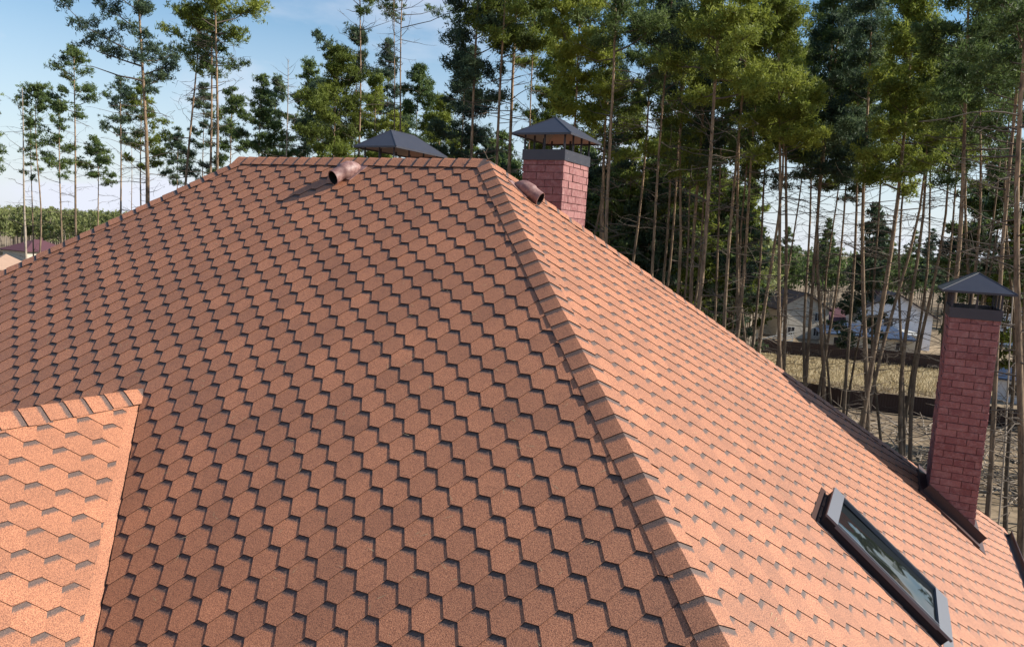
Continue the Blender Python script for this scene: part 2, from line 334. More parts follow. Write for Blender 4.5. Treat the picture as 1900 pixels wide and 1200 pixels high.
# hip and ridge caps
def caps(name, p0, p1, nA, nB, wid, step=.2, seed=1, endlift=.018, band=True, open_lo=True):
    """overlapping folded caps from p0 (top) to p1; nA,nB: in-slope directions perpendicular to the line, pointing down each side"""
    R_ = random.Random(seed); p0 = np.array(p0, float); p1 = np.array(p1, float); L = np.linalg.norm(p1-p0); e = (p1-p0)/L
    nA = np.array(nA, float); nB = np.array(nB, float); nA /= np.linalg.norm(nA); nB /= np.linalg.norm(nB)
    upn = -(nA+nB); upn -= e*(upn@e); upn /= np.linalg.norm(upn)
    hA = np.cross(e, nA); hA /= np.linalg.norm(hA); hA *= (1 if hA[2] > 0 else -1)
    hB = np.cross(e, nB); hB /= np.linalg.norm(hB); hB *= (1 if hB[2] > 0 else -1)
    b = MB(); n = int(L/step)
    for k in range(n+1):
        a0 = k*step-.02; a1 = (k+1)*step+R_.uniform(-.008, .008); tn = R_.random(); sk = R_.uniform(-.008, .008); th = .007
        l0 = .021; l1 = .021+endlift*.6
        rows = []
        for a, l in ((a0, l0), (a1, l1)):
            cen = p0+e*(a+.0)
            bend = .022
            rows.append([cen+nA*(wid+sk)+hA*(l), cen+nA*bend+hA*(l+.003), cen+upn*(l*1.05+.004), cen+nB*bend+hB*(l+.003), cen+nB*(wid-sk)+hB*(l)])
        r0_, r1_ = rows
        for i in range(4):
            b.poly([r0_[i], r0_[i+1], r1_[i+1], r1_[i]], tn, [(0, -.02), (1, -.02), (1, step), (0, step)] if band else None)
        dn = [x-h*(.019) for x, h in zip(r1_, (hA, hA, upn, hB, hB))]
        for i in range(4): b.poly([r1_[i], r1_[i+1], dn[i+1], dn[i]], .2, None, 1)
        for i in (0, 4):
            hh = hA if i == 0 else hB
            b.poly([r0_[i], r1_[i], r1_[i]-hh*.010, r0_[i]-hh*.010], .2, None, 1)
    return b.obj(name, [M['shingle'], M['edge']], house)
W_ = .148
s2 = math.sqrt(2)
def hipdirs(dx, dy):
    """hip running (dx,dy,-T): slope directions perpendicular to it within each of its two slopes"""
    e = np.array([dx, dy, -T]); e /= np.linalg.norm(e); out = []
    for n in (np.array([0, dy*T, 1]), np.array([dx*T, 0, 1])):
        n = n/np.linalg.norm(n); v = np.cross(n, e); v = v if v[2] < 0 else -v; out.append(v)
    return out
for i, (p, dx, dy) in enumerate((((0, 0, 0), 1, -1), ((0, 0, 0), 1, 1), ((-RL, 0, 0), -1, -1), ((-RL, 0, 0), -1, 1))):
    a_, b_ = hipdirs(dx, dy)
    caps('hip_cap', np.array(p)+np.array([dx, dy, -T])*.03, np.array(p)+np.array([dx, dy, -T])*EO, a_, b_, W_, .2, 10+i)
caps('ridge_cap', (-.02, 0, .004), (-RL-.05, 0, .004), (0, -1, -T), (0, 1, -T), .165, .195, 20)
caps('dormer_ridge_cap', (DX, DY-.02, DZ), (DX, DY-DLEN, DZ), (-1, 0, -T), (1, 0, -T), .17, .2, 21)
tg = MB()
for a_, b_ in (((0, 0, .03), (-.03, -.02, .10)), ((-.03, -.02, .10), (.01, -.03, .16)), ((-.03, -.02, .10), (-.07, 0, .13)), ((0, 0, .03), (.08, .03, .06))): tg.tube([a_, b_], [.004, .002], 5)
tgo = tg.obj('twig', M['wood'], None, loc=A); tgo['label'] = 'small dry twig caught on the end of the ridge'; tgo['category'] = 'twig'
nr = np.random.RandomState(12); nv = []
for fr_, n_, s0_, s1_, d1_ in ((fF, 420, -6, 3.5, 6.0), (fR, 380, -3.5, 4.5, 6.5)):
    for _ in range(n_):
        d_ = nr.uniform(.3, d1_); s_ = nr.uniform(s0_, s1_)
        if fr_ is fF and (s_ > d_/CS-.3 or s_ < -RL-d_/CS+.3): continue
        if fr_ is fF and (-d_/CS-DY) < -abs(s_-DX)+.3: continue
        if fr_ is fR and abs(s_) > d_/CS-.3: continue
        an = nr.normal()*.5+(1.57 if nr.rand() < .4 else 0); l_ = nr.uniform(.02, .045); wv = .0022; ca, sa = math.cos(an), math.sin(an); h_0 = .021
        nv += [fr_(s_+ca*l_+sa*wv, d_+sa*l_-ca*wv, h_0), fr_(s_-ca*l_, d_-sa*l_, h_0), fr_(s_+ca*l_-sa*wv, d_+sa*l_+ca*wv, h_0)]
nv = np.array(nv)+A; no = link('fallen_needles', mesh_np('fallen_needles', nv, np.arange(len(nv)).reshape(-1, 3), M['straw'])); no['kind'] = 'stuff'; no['label'] = 'dry pine needles scattered thinly over the shingles'; no['category'] = 'needles'
# walls, soffit, fascia, gutters
wb = MB(); ix = EO-.55
wb.box((-RL-ix, -ix, GZ-A[2]), (ix, ix, z-.05)); wb.obj('wall', M['wall'], house)
fb = MB(); fs = .035
for lo, hi in (((-RL-EO, -EO-fs, z-.2), (EO, -EO-.002, z+.0)), ((-RL-EO, EO+.002, z-.2), (EO, EO+fs, z+.0)), ((EO+.002, -EO-fs, z-.2), (EO+fs, EO+fs, z+.0)), ((-RL-EO-fs, -EO-fs, z-.2), (-RL-EO-.002, EO+fs, z+.0))): fb.box(lo, hi)
fb.obj('fascia', M['flash'], house)
def gutter(p0, p1, out):
    b = MB(); p0 = np.array(p0); p1 = np.array(p1); out = np.array(out); n = 8; r = .065; prev = None
    for k in range(n+1):
        a = math.pi*k/n; o = out*(-math.cos(a)*r)+np.array([0, 0, -math.sin(a)*r])
        if prev is not None:
            b.poly([p0+prev, p1+prev, p1+o, p0+o]); i0, i1 = prev*.92, o*.92; b.poly([p0+i0, p0+i1, p1+i1, p1+i0])
        prev = o
    b.tube([p0+out*r, p1+out*r], .012, 8)
    return b.obj('gutter', M['flash'], house)
gutter((EO+.1, -EO, z-.02), (EO+.1, EO, z-.02), (1, 0, 0)); gutter((EO, -EO-.1, z-.02), (-RL-EO, -EO-.1, z-.02), (0, -1, 0))
# ------------------------------------------------------------------ chimneys
def chimney(x0, x1, y0, y1, zb, zt, seed, course=.1, bl=.262, capw=.125, band=(.0, .145), post=.22, caph=.27, flashing=False, ridge=None):
    R_ = random.Random(seed)
    b = MB(); g = .009
    b.box((x0+g, y0+g, zb), (x1-g, y1-g, zt-.002), m=1)
    n = int((zt-zb)/course); mo = .010
    for k in range(n):
        z0_ = zt-(k+1)*course+mo/2; z1_ = zt-k*course-mo/2
        for axis in (0, 1):
            a0, a1 = (x0, x1) if axis == 0 else (y0, y1)
            ln = a1-a0; st = ((k+axis) % 2)*.5*bl+seed*.07 % .1; x = a0-st
            while x < a1-.001:
                l0 = max(a0, x+mo/2) if x > a0 else a0; l1 = min(a1, x+bl-mo/2) if x+bl < a1 else a1
                x += bl
                if l1-l0 < .02: continue
                for side in (0, 1):
                    tn = R_.random(); o = R_.uniform(-.006, .006); dz = R_.uniform(-.002, .002)
                    # corner bricks of one axis own the corner
                    la, lb = l0, l1
                    own = (k % 2 == axis)
                    if not own:
                        if l0 <= a0+1e-6: la = a0+.003
                        if l1 >= a1-1e-6: lb = a1-.003
                    if axis == 0:
                        yy = (y0+o, y0+.03) if side == 0 else (y1-.03, y1+o); b.box((la, yy[0], z0_+dz), (lb, yy[1], z1_+dz), tn)
                    else:
                        xx = (x0+o, x0+.03) if side == 0 else (x1-.03, x1+o); b.box((xx[0], la+.001, z0_+dz+.0007), (xx[1], lb-.001, z1_+dz-.0007), tn)
    ch = b.obj('chimney', [M['brick'], M['mortar']], house)
    # collar band
    c = MB(); o = .014; zb_, zt_ = zt-band[1]*.25, zt+band[1]*.75
    c.box((x0-o, y0-o, zb_), (x1+o, y0+.0, zt_)); c.box((x0-o, y1, zb_), (x1+o, y1+o, zt_)); c.box((x0-o, y0+.001, zb_), (x0, y1-.001, zt_)); c.box((x1, y0+.001, zb_), (x1+o, y1-.001, zt_))
    c.box((x0+.002, y0+.002, zt), (x1-.002, y1-.002, zt+.012), m=1)
    for i in range(4):
        for sx_ in (.12, .5, .88):
            px = x1+o; py = y0+(y1-y0)*(i+.5)/4
        c.box((px, py-.004, zb_+.03), (px+.003, py+.004, zb_+.038), m=1); c.box((px, py-.06, zb_+.1), (px+.003, py-.052, zb_+.108), m=1)
    c.obj('collar', [M['cap'], M['capin']], ch)
    # posts
    zc = zt_+post
    def post_at(x, y):
        p = MB(); p.box((x-.014, y-.003, zt+.01), (x+.014, y+.003, zc+.02)); p.box((x-.003, y-.014, zt+.01), (x+.003, y+.014, zc+.02)); p.obj('post', M['cap'], ch)
    nx = 3; ny = 4 if y1-y0 > .7 else 3
    for i in range(nx):
        x = x0+.01+(x1-x0-.02)*i/(nx-1); post_at(x, y0+.008); post_at(x, y1-.008)
    for i in range(1, ny-1):
        y = y0+(y1-y0)*i/(ny-1); post_at(x0+.012, y); post_at(x1-.012, y)
    # cap: hipped metal roof
    X0, X1, Y0, Y1 = x0-capw, x1+capw, y0-capw, y1+capw; hw = (X1-X0)/2; k = MB(); zr = zc+caph
    ry0, ry1 = Y0+hw, max(Y1-hw, Y0+hw+.06); cx_ = (X0+X1)/2
    if (Y1-Y0) <= 2*hw+.06: ry0, ry1 = (Y0+Y1)/2-.04, (Y0+Y1)/2+.04
    def sh(th, mi):
        r = [(X0, Y0, zc+th), (X1, Y0, zc+th), (X1, Y1, zc+th), (X0, Y1, zc+th)]; t = [(cx_, ry0, zr+th), (cx_, ry1, zr+th)]
        k.poly([r[0], r[1], t[0]], m=mi); k.poly([r[1], r[2], t[1], t[0]], m=mi); k.poly([r[2], r[3], t[1]], m=mi); k.poly([r[3], r[0], t[0], t[1]], m=mi)
    sh(0, 0); sh(-.006, 1)
    f = .028
    k.box((X0, Y0-.004, zc-f), (X1, Y0, zc-.001)); k.box((X0, Y1, zc-f), (X1, Y1+.004, zc-.001)); k.box((X0-.004, Y0, zc-f), (X0, Y1, zc-.001)); k.box((X1, Y0, zc-f), (X1+.004, Y1, zc-.001))
    for a_, b_ in (((X0, Y0, zc), (cx_, ry0, zr)), ((X1, Y0, zc), (cx_, ry0, zr)), ((X1, Y1, zc), (cx_, ry1, zr)), ((X0, Y1, zc), (cx_, ry1, zr)), ((cx_, ry0, zr), (cx_, ry1, zr))):
        k.tube([a_, b_], .007, 5)
    k.obj('chimney_cap', [M['cap'], M['capin']], ch)
    return ch
# tall chimney on the right slope
tall = chimney(5.262, 5.862, 3.90, 5.05, -5.3, -1.62, 3, capw=.14, caph=.25, post=.235)
tall['label'] = 'tall maroon brick chimney on the right slope'
fl = MB()
def onR(x, y, h): return (x+h*T/CS, y, -x*T+h/CS)
xa, xb, ya = 5.262, 5.862, 3.90
def rbox(b, xx0, xx1, yy0, yy1, h0, h1, m=0):
    P = [onR(x, y, h) for h in (h0, h1) for y in (yy0, yy1) for x in (xx0, xx1)]
    for q_ in ((0, 2, 3, 1), (4, 5, 7, 6), (0, 1, 5, 4), (2, 6, 7, 3), (0, 4, 6, 2), (1, 3, 7, 5)): b.poly([P[k_] for k_ in q_], m=m)
rbox(fl, xa-.10, xb+.05, ya-.20, ya-.012, .012, .045)          # apron along the chimney's near side
rbox(fl, xa-.10, xb+.06, ya-.012, ya-.004, .012, .17)          # upstand
rbox(fl, xa-.10, xb+.05, ya-.205, ya-.198, .0, .050)
rbox(fl, xa-.14, xa-.006, ya-.20, 5.25, .014, .05); rbox(fl, xb+.0, xb+.14, ya-.2, 5.25, .014, .028)
fl.obj('flashing', M['flash'], tall)
# middle chimney rising from the back slope beside the ridge end
yb = 1.50
Lb = on_y(971, 297, yb); Rb = on_y(1046.7, 297, yb)
mid = chimney(Lb[0], Rb[0], yb, yb+.92, -2.6, (Lb[2]+Rb[2])/2+.035, 5, capw=.13, post=.21)
mid['label'] = 'shorter brick chimney with the sunlit side rising behind the ridge end'
# the left, long chimney of which only the cap shows above the ridge
yc = 2.05
Lc = on_y(657, 268, yc-.12); Rc = on_y(735, 273, yc-.12); zc1 = (Lc[2]+Rc[2])/2
back = chimney(Lc[0]+.12, Rc[0]-.12, yc, yc+1.3, -2.6, zc1-.31, 7, capw=.12, post=.2, caph=.31)
back['label'] = 'wide chimney with only its metal cap showing above the ridge'
# ------------------------------------------------------------------ roof vents
def vent(p, down, nrm, label, S=1.):
    p = np.array(p, float); dn = np.array(down, float); dn /= np.linalg.norm(dn); n = np.array(nrm, float); n /= np.linalg.norm(n); sd = np.cross(dn, n)
    b = MB(); rings = []; K = 22; dn = dn*S; n = n*S; sd = sd*S
    prof = [(-.02, .02, .0, 0), (.0, .05, .012, 0), (.04, .078, .035, 0), (.10, .094, .058, 0), (.19, .098, .074, 0), (.235, .092, .082, 0), (.25, .080, .086, 0), (.33, .080, .094, 0), (.37, .083, .098, 0), (.373, .083, .098, 0), (.373, .074, .098, 1), (.30, .072, .09, 1), (.12, .06, .06, 1)]
    for s, r, h, i in prof:
        rings.append(([p+dn*(s-.02*math.cos(2*math.pi*k/K)*(1 if s > .2 else 0))+n*(h+r*math.cos(2*math.pi*k/K))+sd*(r*math.sin(2*math.pi*k/K)) for k in range(K)], i))
    for (a, i), (c, j) in zip(rings, rings[1:]):
        for k in range(K): b.poly([a[k], a[(k+1) % K], c[(k+1) % K], c[k]], m=1 if (i and j) else 0)
    b.poly(rings[-1][0], m=1); b.poly(rings[0][0])
    o = b.obj('roof_vent', [M['vent'], M['black']], house, smooth=True, weld=True); o['label'] = label
    g = MB(); K = 16   # flange, lying on the shingles
    fr = lambda q_: p+dn*q_[0]+sd*q_[1]+n*q_[2]
    g.box((-.06, -.13, .016), (.26, .13, .024), fr=fr); g.obj('vent_flange', M['vent'], o)
    return o
pf = np.array([-1.84, -.13, -.13*T]); vent(pf, (-.34, -1, -T), (0, -T, 1), 'sunlit brown hooded vent just below the ridge', 1.12)
pr = np.array([.33, .115, -.33*T]); vent(pr, (1, 0, -T), (T, 0, 1), 'dark brown hooded vent near the top of the right slope')
# ------------------------------------------------------------------ roof window
sk = MB()
def RH(px, py, h):
    n = np.array([T, 0, 1])/CS; P0 = A+n*h; d = ray(px, py); return d*((n@P0)/(n@d))-A
H_ = .12
tl, tr_, bl_, br_ = RH(1534, 957, H_), RH(1550, 908, H_), RH(1762, 1181, H_), RH(1755, 1108, H_)
xs0 = (tl[0]+tr_[0])/2-H_*T/CS; xs1 = (bl_[0]+br_[0])/2-H_*T/CS; ys0 = (tl[1]+bl_[1])/2; ys1 = (tr_[1]+br_[1])/2
print('skylight', xs0, xs1, ys0, ys1)
k = 1/CS; j_ = .075/1
win = MB()
rbox(win, xs0, xs1, ys0, ys0+.035, .0, H_-.012); rbox(win, xs0, xs1, ys1-.035, ys1, .0, H_-.012); rbox(win, xs0, xs0+.03, ys0+.036, ys1-.036, .0, H_-.012); rbox(win, xs1-.03, xs1, ys0+.036, ys1-.036, 0., H_-.012)
rbox(win, xs0+.03, xs1-.03, ys0+.036, ys1-.036, .02, .03)
window = win.obj('roof_window', M['darkmetal'], house); window['label'] = 'tilted roof window with grey trim on the right slope'
tp = MB(); rbox(tp, xs0-.010, xs0+.088, ys0-.012, ys1+.012, H_-.010, H_+.012); tp.obj('top_cover', M['grey'], window)
for ya_, yb_ in ((ys0-.010, ys0-.002), (ys0+.036, ys0+.050), (ys1-.036, ys1-.03), (ys1-.002, ys1+.006)):
    q_ = MB(); rbox(q_, xs0+.089, xs1-.095, ya_, yb_, H_-.03, H_+.008); q_.obj('side_rail', M['grey'], window)
bt = MB(); rbox(bt, xs1-.095, xs1+.015, ys0-.012, ys1+.012, H_-.02, H_+.006); rbox(bt, xs1+.021, xs1+.12, ys0-.06, ys1+.06, .016, .022); bt.obj('bottom_cover', M['grey'], window)
gl = MB(); ga, gb, gc, gd, g0, g1 = xs0+.089, xs1-.096, ys0+.051, ys1-.046, H_-.046, H_-.020; gt = [onR(ga, gc, g0), onR(gb, gc, g1), onR(gb, gd, g1), onR(ga, gd, g0)]; gu = [onR(ga, gc, g0-.008), onR(gb, gc, g1-.008), onR(gb, gd, g1-.008), onR(ga, gd, g0-.008)]; gl.poly(gt); gl.poly(gu[::-1]); [gl.poly([gt[i], gu[i], gu[(i+1) % 4], gt[(i+1) % 4]]) for i in range(4)]; gl.obj('pane', M['glass'], window)
fs_ = MB(); rbox(fs_, xs0-.02, xs1+.03, ys0-.055, ys0-.001, .012, .020); rbox(fs_, xs0-.02, xs1+.03, ys1+.001, ys1+.05, .012, .020); rbox(fs_, xs0-.07, xs0-.021, ys0-.055, ys1+.05, .012, .022); fs_.obj('flashing', M['edge'], window)
for sy in (ys0-.057, ys1+.051):
    q_ = MB(); rbox(q_, xs0-.02, xs1+.03, sy, sy+.006, .006, .026); q_.obj('flashing_rim', M['grey'], window)
# ------------------------------------------------------------------ ground and field
def structure(o): o['kind'] = 'structure'; return o
g = MB(); S = 4000
gr_ = structure(g.obj('ground', M['soil'])) if False else None
gm = mesh_np('ground', [(-S, -S, GZ), (S, -S, GZ), (S, S, GZ), (-S, S, GZ)], [(0, 1, 2, 3)], M['soil']); structure(link('ground', gm))
fq = [ground(1380, 690), ground(1900, 745), ground(1900, 680), ground(1380, 645)]
q0, q1, q2, q3 = fq
gm = mesh_np('field', [(*p_[:2], GZ+.006) for p_ in (q0+(q0-q1)*.4, q1+(q1-q0)*.6, q2+(q2-q3)*.6, q3+(q3-q2)*.4)], [(0, 1, 2, 3)], M['field']); structure(link('dry_field', gm))
# ------------------------------------------------------------------ fences and houses beyond
def fence(pts, h, label, mt=None):
    root = thing('fence', label, 'fence', (pts[0][0], pts[0][1], GZ), group=None)
    b = MB(); o = np.array([pts[0][0], pts[0][1], GZ])
    for p0_, p1_ in zip(pts, pts[1:]):
        p0_ = np.array([*p0_[:2], 0])-[o[0], o[1], 0]; p1_ = np.array([*p1_[:2], 0])-[o[0], o[1], 0]; L_ = np.linalg.norm(p1_-p0_); e = (p1_-p0_)/L_; nn = np.array([-e[1], e[0], 0]); k_ = 0.; st = .12
        n_ = int(L_/st); V_ = [p0_+e*(i_*st)+nn*(.02*(i_ % 2)) for i_ in range(n_+1)]
        for a_, b_ in zip(V_, V_[1:]): b.poly([a_+[0, 0, .05], b_+[0, 0, .05], b_+[0, 0, h], a_+[0, 0, h]]); b.poly([a_+[0, 0, .05]+nn*.01, a_+[0, 0, h]+nn*.01, b_+[0, 0, h]+nn*.01, b_+[0, 0, .05]+nn*.01])
    b.obj('panel', mt or M['fence'], root); c = MB()
    for p0_, p1_ in zip(pts, pts[1:]):
        p0_ = np.array([*p0_[:2], 0])-[o[0], o[1], 0]; p1_ = np.array([*p1_[:2], 0])-[o[0], o[1], 0]; L_ = np.linalg.norm(p1_-p0_)
        for i_ in range(int(L_/2.8)+1):
            q_ = p0_+(p1_-p0_)*(i_*2.8/L_); c = MB(); c.box((q_[0]-.04, q_[1]-.04+.07, 0), (q_[0]+.04, q_[1]+.04+.07, h+.05)); 
            if i_ < 12: c.obj('post', M['fence'], root)
    return root
fence([ground(1380, 722), ground(1560, 757), ground(1740, 777), ground(1900, 800), ground(1990, 812)], 1.9, 'near dark brown sheet fence running behind the trunks at the edge of the field')
fence([ground(1380, 652), ground(1504, 662), ground(1607, 672), ground(1740, 686), ground(1960, 706)], 2.0, 'far dark sheet fence between the dry field and the white houses')
fence([ground(1440, 622), ground(1530, 622)], 2.3, 'short dark fence stretch in front of the beige ruin-like house')
def building(label, c, yaw, L_, W_2, h, rise, wallm, roofm, kind='hip', over=.5, windows=(), chim=None, name='house', cat='house', gz=GZ):
    """c ground centre; local x length L_, local y width W_2 (front at -y). windows: (face, u, z0, w, h)"""
    root = thing(name, label, cat, (c[0], c[1], gz)); root.rotation_euler = (0, 0, yaw); a, b_ = L_/2, W_2/2
    w_ = MB(); w_.box((-a, -b_, 0), (a, b_, h))
    if kind == 'gable':   # ridge along y, gable faces -y
        for s_ in (-1, 1): w_.poly([(-a, s_*b_, h), (a, s_*b_, h), (0, s_*b_, h+rise)])
    if kind == 'gablex':
        for s_ in (-1, 1): w_.poly([(s_*a, -b_, h), (s_*a, b_, h), (s_*a, 0, h+rise)])
    w_.obj('wall', wallm, root)
    r_ = MB(); o = over; th = .18
    def slab(pts):
        r_.poly(pts); r_.poly([(p_[0], p_[1], p_[2]-th) for p_ in pts][::-1])
        for p_, q_ in zip(pts, pts[1:]+pts[:1]): r_.poly([p_, (p_[0], p_[1], p_[2]-th), (q_[0], q_[1], q_[2]-th), q_])
    if kind == 'gable':
        k_ = rise/a; zt_ = h+rise+th
        for s_ in (-1, 1): slab([(s_*(a+o), -b_-o, zt_-k_*(a+o)), (s_*(a+o), b_+o, zt_-k_*(a+o)), (0, b_+o, zt_), (0, -b_-o, zt_)])
    elif kind == 'gablex':
        k_ = rise/b_; zt_ = h+rise+th
        for s_ in (-1, 1): slab([(-a-o, s_*(b_+o), zt_-k_*(b_+o)), (a+o, s_*(b_+o), zt_-k_*(b_+o)), (a+o, 0, zt_), (-a-o, 0, zt_)])
    else:
        A_, B_ = a+o, b_+o; z_ = h+.05; m_ = min(A_, B_); rx, ry = A_-m_, B_-m_
        P = [(-A_, -B_, z_), (A_, -B_, z_), (A_, B_, z_), (-A_, B_, z_)]
        if rx >= ry: t0, t1 = (-rx-.01, 0, z_+rise), (rx+.01, 0, z_+rise); fs4 = [[P[0], P[1], t1, t0], [P[1], P[2], t1], [P[2], P[3], t0, t1], [P[3], P[0], t0]]
        else: t0, t1 = (0, -ry, z_+rise), (0, ry, z_+rise); fs4 = [[P[0], P[1], t0], [P[1], P[2], t1, t0], [P[2], P[3], t1], [P[3], P[0], t0, t1]]
        for f_ in fs4: r_.poly(f_)
        r_.poly(P[::-1]); r_.box((-A_, -B_-.03, z_-.2), (A_, -B_, z_-.003)); r_.box((A_, -B_, z_-.2), (A_+.03, B_, z_-.003)); r_.box((-A_-.03, -B_, z_-.2), (-A_, B_, z_-.003))
    rf = r_.obj('roof', roofm, root)
    if chim:
        c_ = MB(); cx_, cy_, hh = chim; zt_ = h+rise; c_.box((cx_-.35, cy_-.35, h), (cx_+.35, cy_+.35, zt_+hh)); c_.box((cx_-.42, cy_-.42, zt_+hh), (cx_+.42, cy_+.42, zt_+hh+.1)); c_.obj('chimney', M['roofmar'], rf)
    for face, u_, z0_, ww, wh in windows:
        f_ = MB(); p_ = MB(); t_ = .07
        if face == 'f': F_ = lambda x, d, z_: (u_+x, -b_-d, z0_+z_)
        elif face == 'r': F_ = lambda x, d, z_: (a+d, u_+x, z0_+z_)
        else: F_ = lambda x, d, z_: (-a-d, u_+x, z0_+z_)
        tf = lambda q_: F_(*q_)
        f_.box((-ww/2-t_, .0, -t_), (ww/2+t_, .05, 0), fr=tf); f_.box((-ww/2-t_, 0, wh), (ww/2+t_, .05, wh+t_), fr=tf); f_.box((-ww/2-t_, 0, .001), (-ww/2, .05, wh-.001), fr=tf); f_.box((ww/2, 0, .001), (ww/2+t_, .05, wh-.001), fr=tf); f_.box((-.03, 0, .002), (.03, .04, wh-.002), fr=tf)
        wo = f_.obj('window', M['trim'], root); p_.box((-ww/2, .002, 0), (ww/2, .02, wh), fr=tf); p_.obj('pane', M['wglass'], wo)
    return root
def faceyaw(p_, extra=0.): return math.atan2(p_[1], p_[0])-math.pi/2+math.radians(extra)
c = ground(1640, 643)*1.03
building('white two storey gabled house behind the blue roofed bungalow', c, faceyaw(c, 12), 11.5, 10, 5.6, 3.3, M['white'], M['roofdark'], 'gable', .8, [('f', -.8, 3.3, 1.3, 1.6), ('f', 3.4, .9, 1.2, 1.3), ('l', 0, 3.3, 1.1, 1.3)], (-1.5, 2.5, .3))
c = ground(1602, 652)
building('low bungalow with a blue grey roof and cream walls behind the far fence', c, faceyaw(c, 8), 12.5, 5, 2.7, 1.5, M['cream'], M['roofblue'], 'hip', .7, [('f', -3.6, .2, 2.2, 1.9), ('f', 1.2, .1, 1.0, 2.1), ('f', 4.6, .9, 1.1, 1.1)])
c = ground(1668, 650)
building('narrow cream annex with a pale roof beside the bungalow', c, faceyaw(c, 8), 5, 4, 2.8, .6, M['cream'], M['trim'], 'hip', .2, [('f', -.6, .9, .9, 1.1)], name='annex', cat='annex')
c = ground(1547, 622)
building('maroon walled house with a low maroon roof left of the white house', c, faceyaw(c, 10), 9, 8, 2.9, 2.2, M['redwall'], M['roofmar'], 'hip', .6, [('f', -3., .4, 1.4, 1.8), ('f', 2., 1., 1.2, 1.2)])
c = ground(1468, 622)
building('unfinished beige two storey house with a dark roof behind the short fence', c, faceyaw(c, 25), 9, 8, 5.2, 2.6, M['cream'], M['roofdark'], 'gable', .7, [('f', 2.5, 3.2, .9, 1.3), ('f', 2.5, .6, .9, 1.3), ('r', 0, 3.2, 1, 1.3), ('f', -2, .6, 1.2, 1.3)])
c = ground(1905, 640)
building('white house with small dark windows seen beyond the tall chimney cap', c, faceyaw(c, -8), 10, 9, 5.0, 2.4, M['white'], M['roofdark'], 'gable', .6, [('f', -3.2, 2.9, .8, .9), ('f', -1.6, 2.9, .8, .9), ('f', 1.5, 2.9, .8, .9)])
c = ground(1890, 745)
building('small pale shed with a bluish roof close to the right trunks', c, faceyaw(c, -20), 3.4, 3.5, 2.5, .9, M['white'], M['roofblue'], 'gablex', .3, [('f', 0, .9, 1.2, 1.1)], name='shed', cat='shed')
c = ground(1340, 640)
building('beige cottage half hidden by thin trunks left of the ruin-like house', c, faceyaw(c, 10), 9, 7, 3.4, 2.2, M['cream'], M['roofdark'], 'gable', .5, [('f', 0, .9, 1.4, 1.2)])
# left side
c = ground(70, 483)
building('distant cream house with a maroon hip roof in front of the young forest', c, faceyaw(c, 32), 13, 11, 2.9, 3.0, M['cream'], M['roofmar'], 'hip', .8, [('f', -3, .9, 1.6, 1.3), ('f', 3, .9, 1.6, 1.3), ('r', 0, .9, 1.6, 1.3)], (1, 0, .5))
c = ground(12, 520)*.93
building('tan shingled hip roof house at the left edge', c, faceyaw(c, 10), 8, 8.4, 3.4, 2.6, M['wall'], M['rooftan'], 'hip', .6, [('f', 1, 1.2, 1.6, 1.2), ('f', -2.4, 1.2, 1.2, 1.2)])
# white slatted boards by the fence
bpt = ground(1432, 652); rr = thing('board_stack', 'slanting white railing of boards beyond the fence, left of the dry field', 'railing', (bpt[0], bpt[1], GZ)); yw = faceyaw(bpt, 20); rr.rotation_euler = (0, 0, yw)
for i_ in range(4):
    q_ = MB(); z_ = .9+i_*.42; fr = lambda p_: (p_[0], p_[1], p_[2]+p_[0]*.28); q_.box((-3, -.02, z_), (3, .02, z_+.22), fr=fr); q_.obj('board', M['trim'], rr)
for x_ in (-2.9, 0, 2.9): q_ = MB(); q_.box((x_-.06, .03, 0), (x_+.06, .12, 2.3+x_*.28)); q_.obj('post', M['trim'], rr)
# ------------------------------------------------------------------ trees
def tube_np(P, R, n=5):
    P = np.asarray(P, float); m_ = len(P); D = np.empty_like(P); D[1:-1] = P[2:]-P[:-2]; D[0] = P[1]-P[0]; D[-1] = P[-1]-P[-2]
    D /= np.linalg.norm(D, axis=1)[:, None]+1e-9
    ref = np.where(np.abs(D[:, 2:3]) < .9, np.array([[0, 0, 1.]]), np.array([[1., 0, 0]]))
    a = np.cross(D, ref); a /= np.linalg.norm(a, axis=1)[:, None]; b_ = np.cross(D, a)
    th = np.arange(n)*2*math.pi/n
    V = P[:, None]+np.asarray(R, float)[:, None, None]*(np.cos(th)[None, :, None]*a[:, None]+np.sin(th)[None, :, None]*b_[:, None])
    i_, k_ = np.meshgrid(np.arange(m_-1), np.arange(n), indexing='ij'); k2 = (k_+1) % n
    F = np.stack([i_*n+k_, i_*n+k2, (i_+1)*n+k2, (i_+1)*n+k_], -1).reshape(-1, 4)
    return V.reshape(-1, 3), F
class Acc:
    def __init__(s): s.V = []; s.F = []; s.T = []; s.n = 0
    def add(s, V, F, t=None):
        s.V.append(V); s.F.append(F+s.n); s.n += len(V); s.T.append(np.full(len(F), .5) if t is None else t)
    def mesh(s, name, mt, smooth=True):
        me = mesh_np(name, np.vstack(s.V), np.vstack(s.F), mt, np.concatenate(s.T))
        if smooth: me.polygons.foreach_set('use_smooth', np.ones(len(me.polygons), bool))
        return me
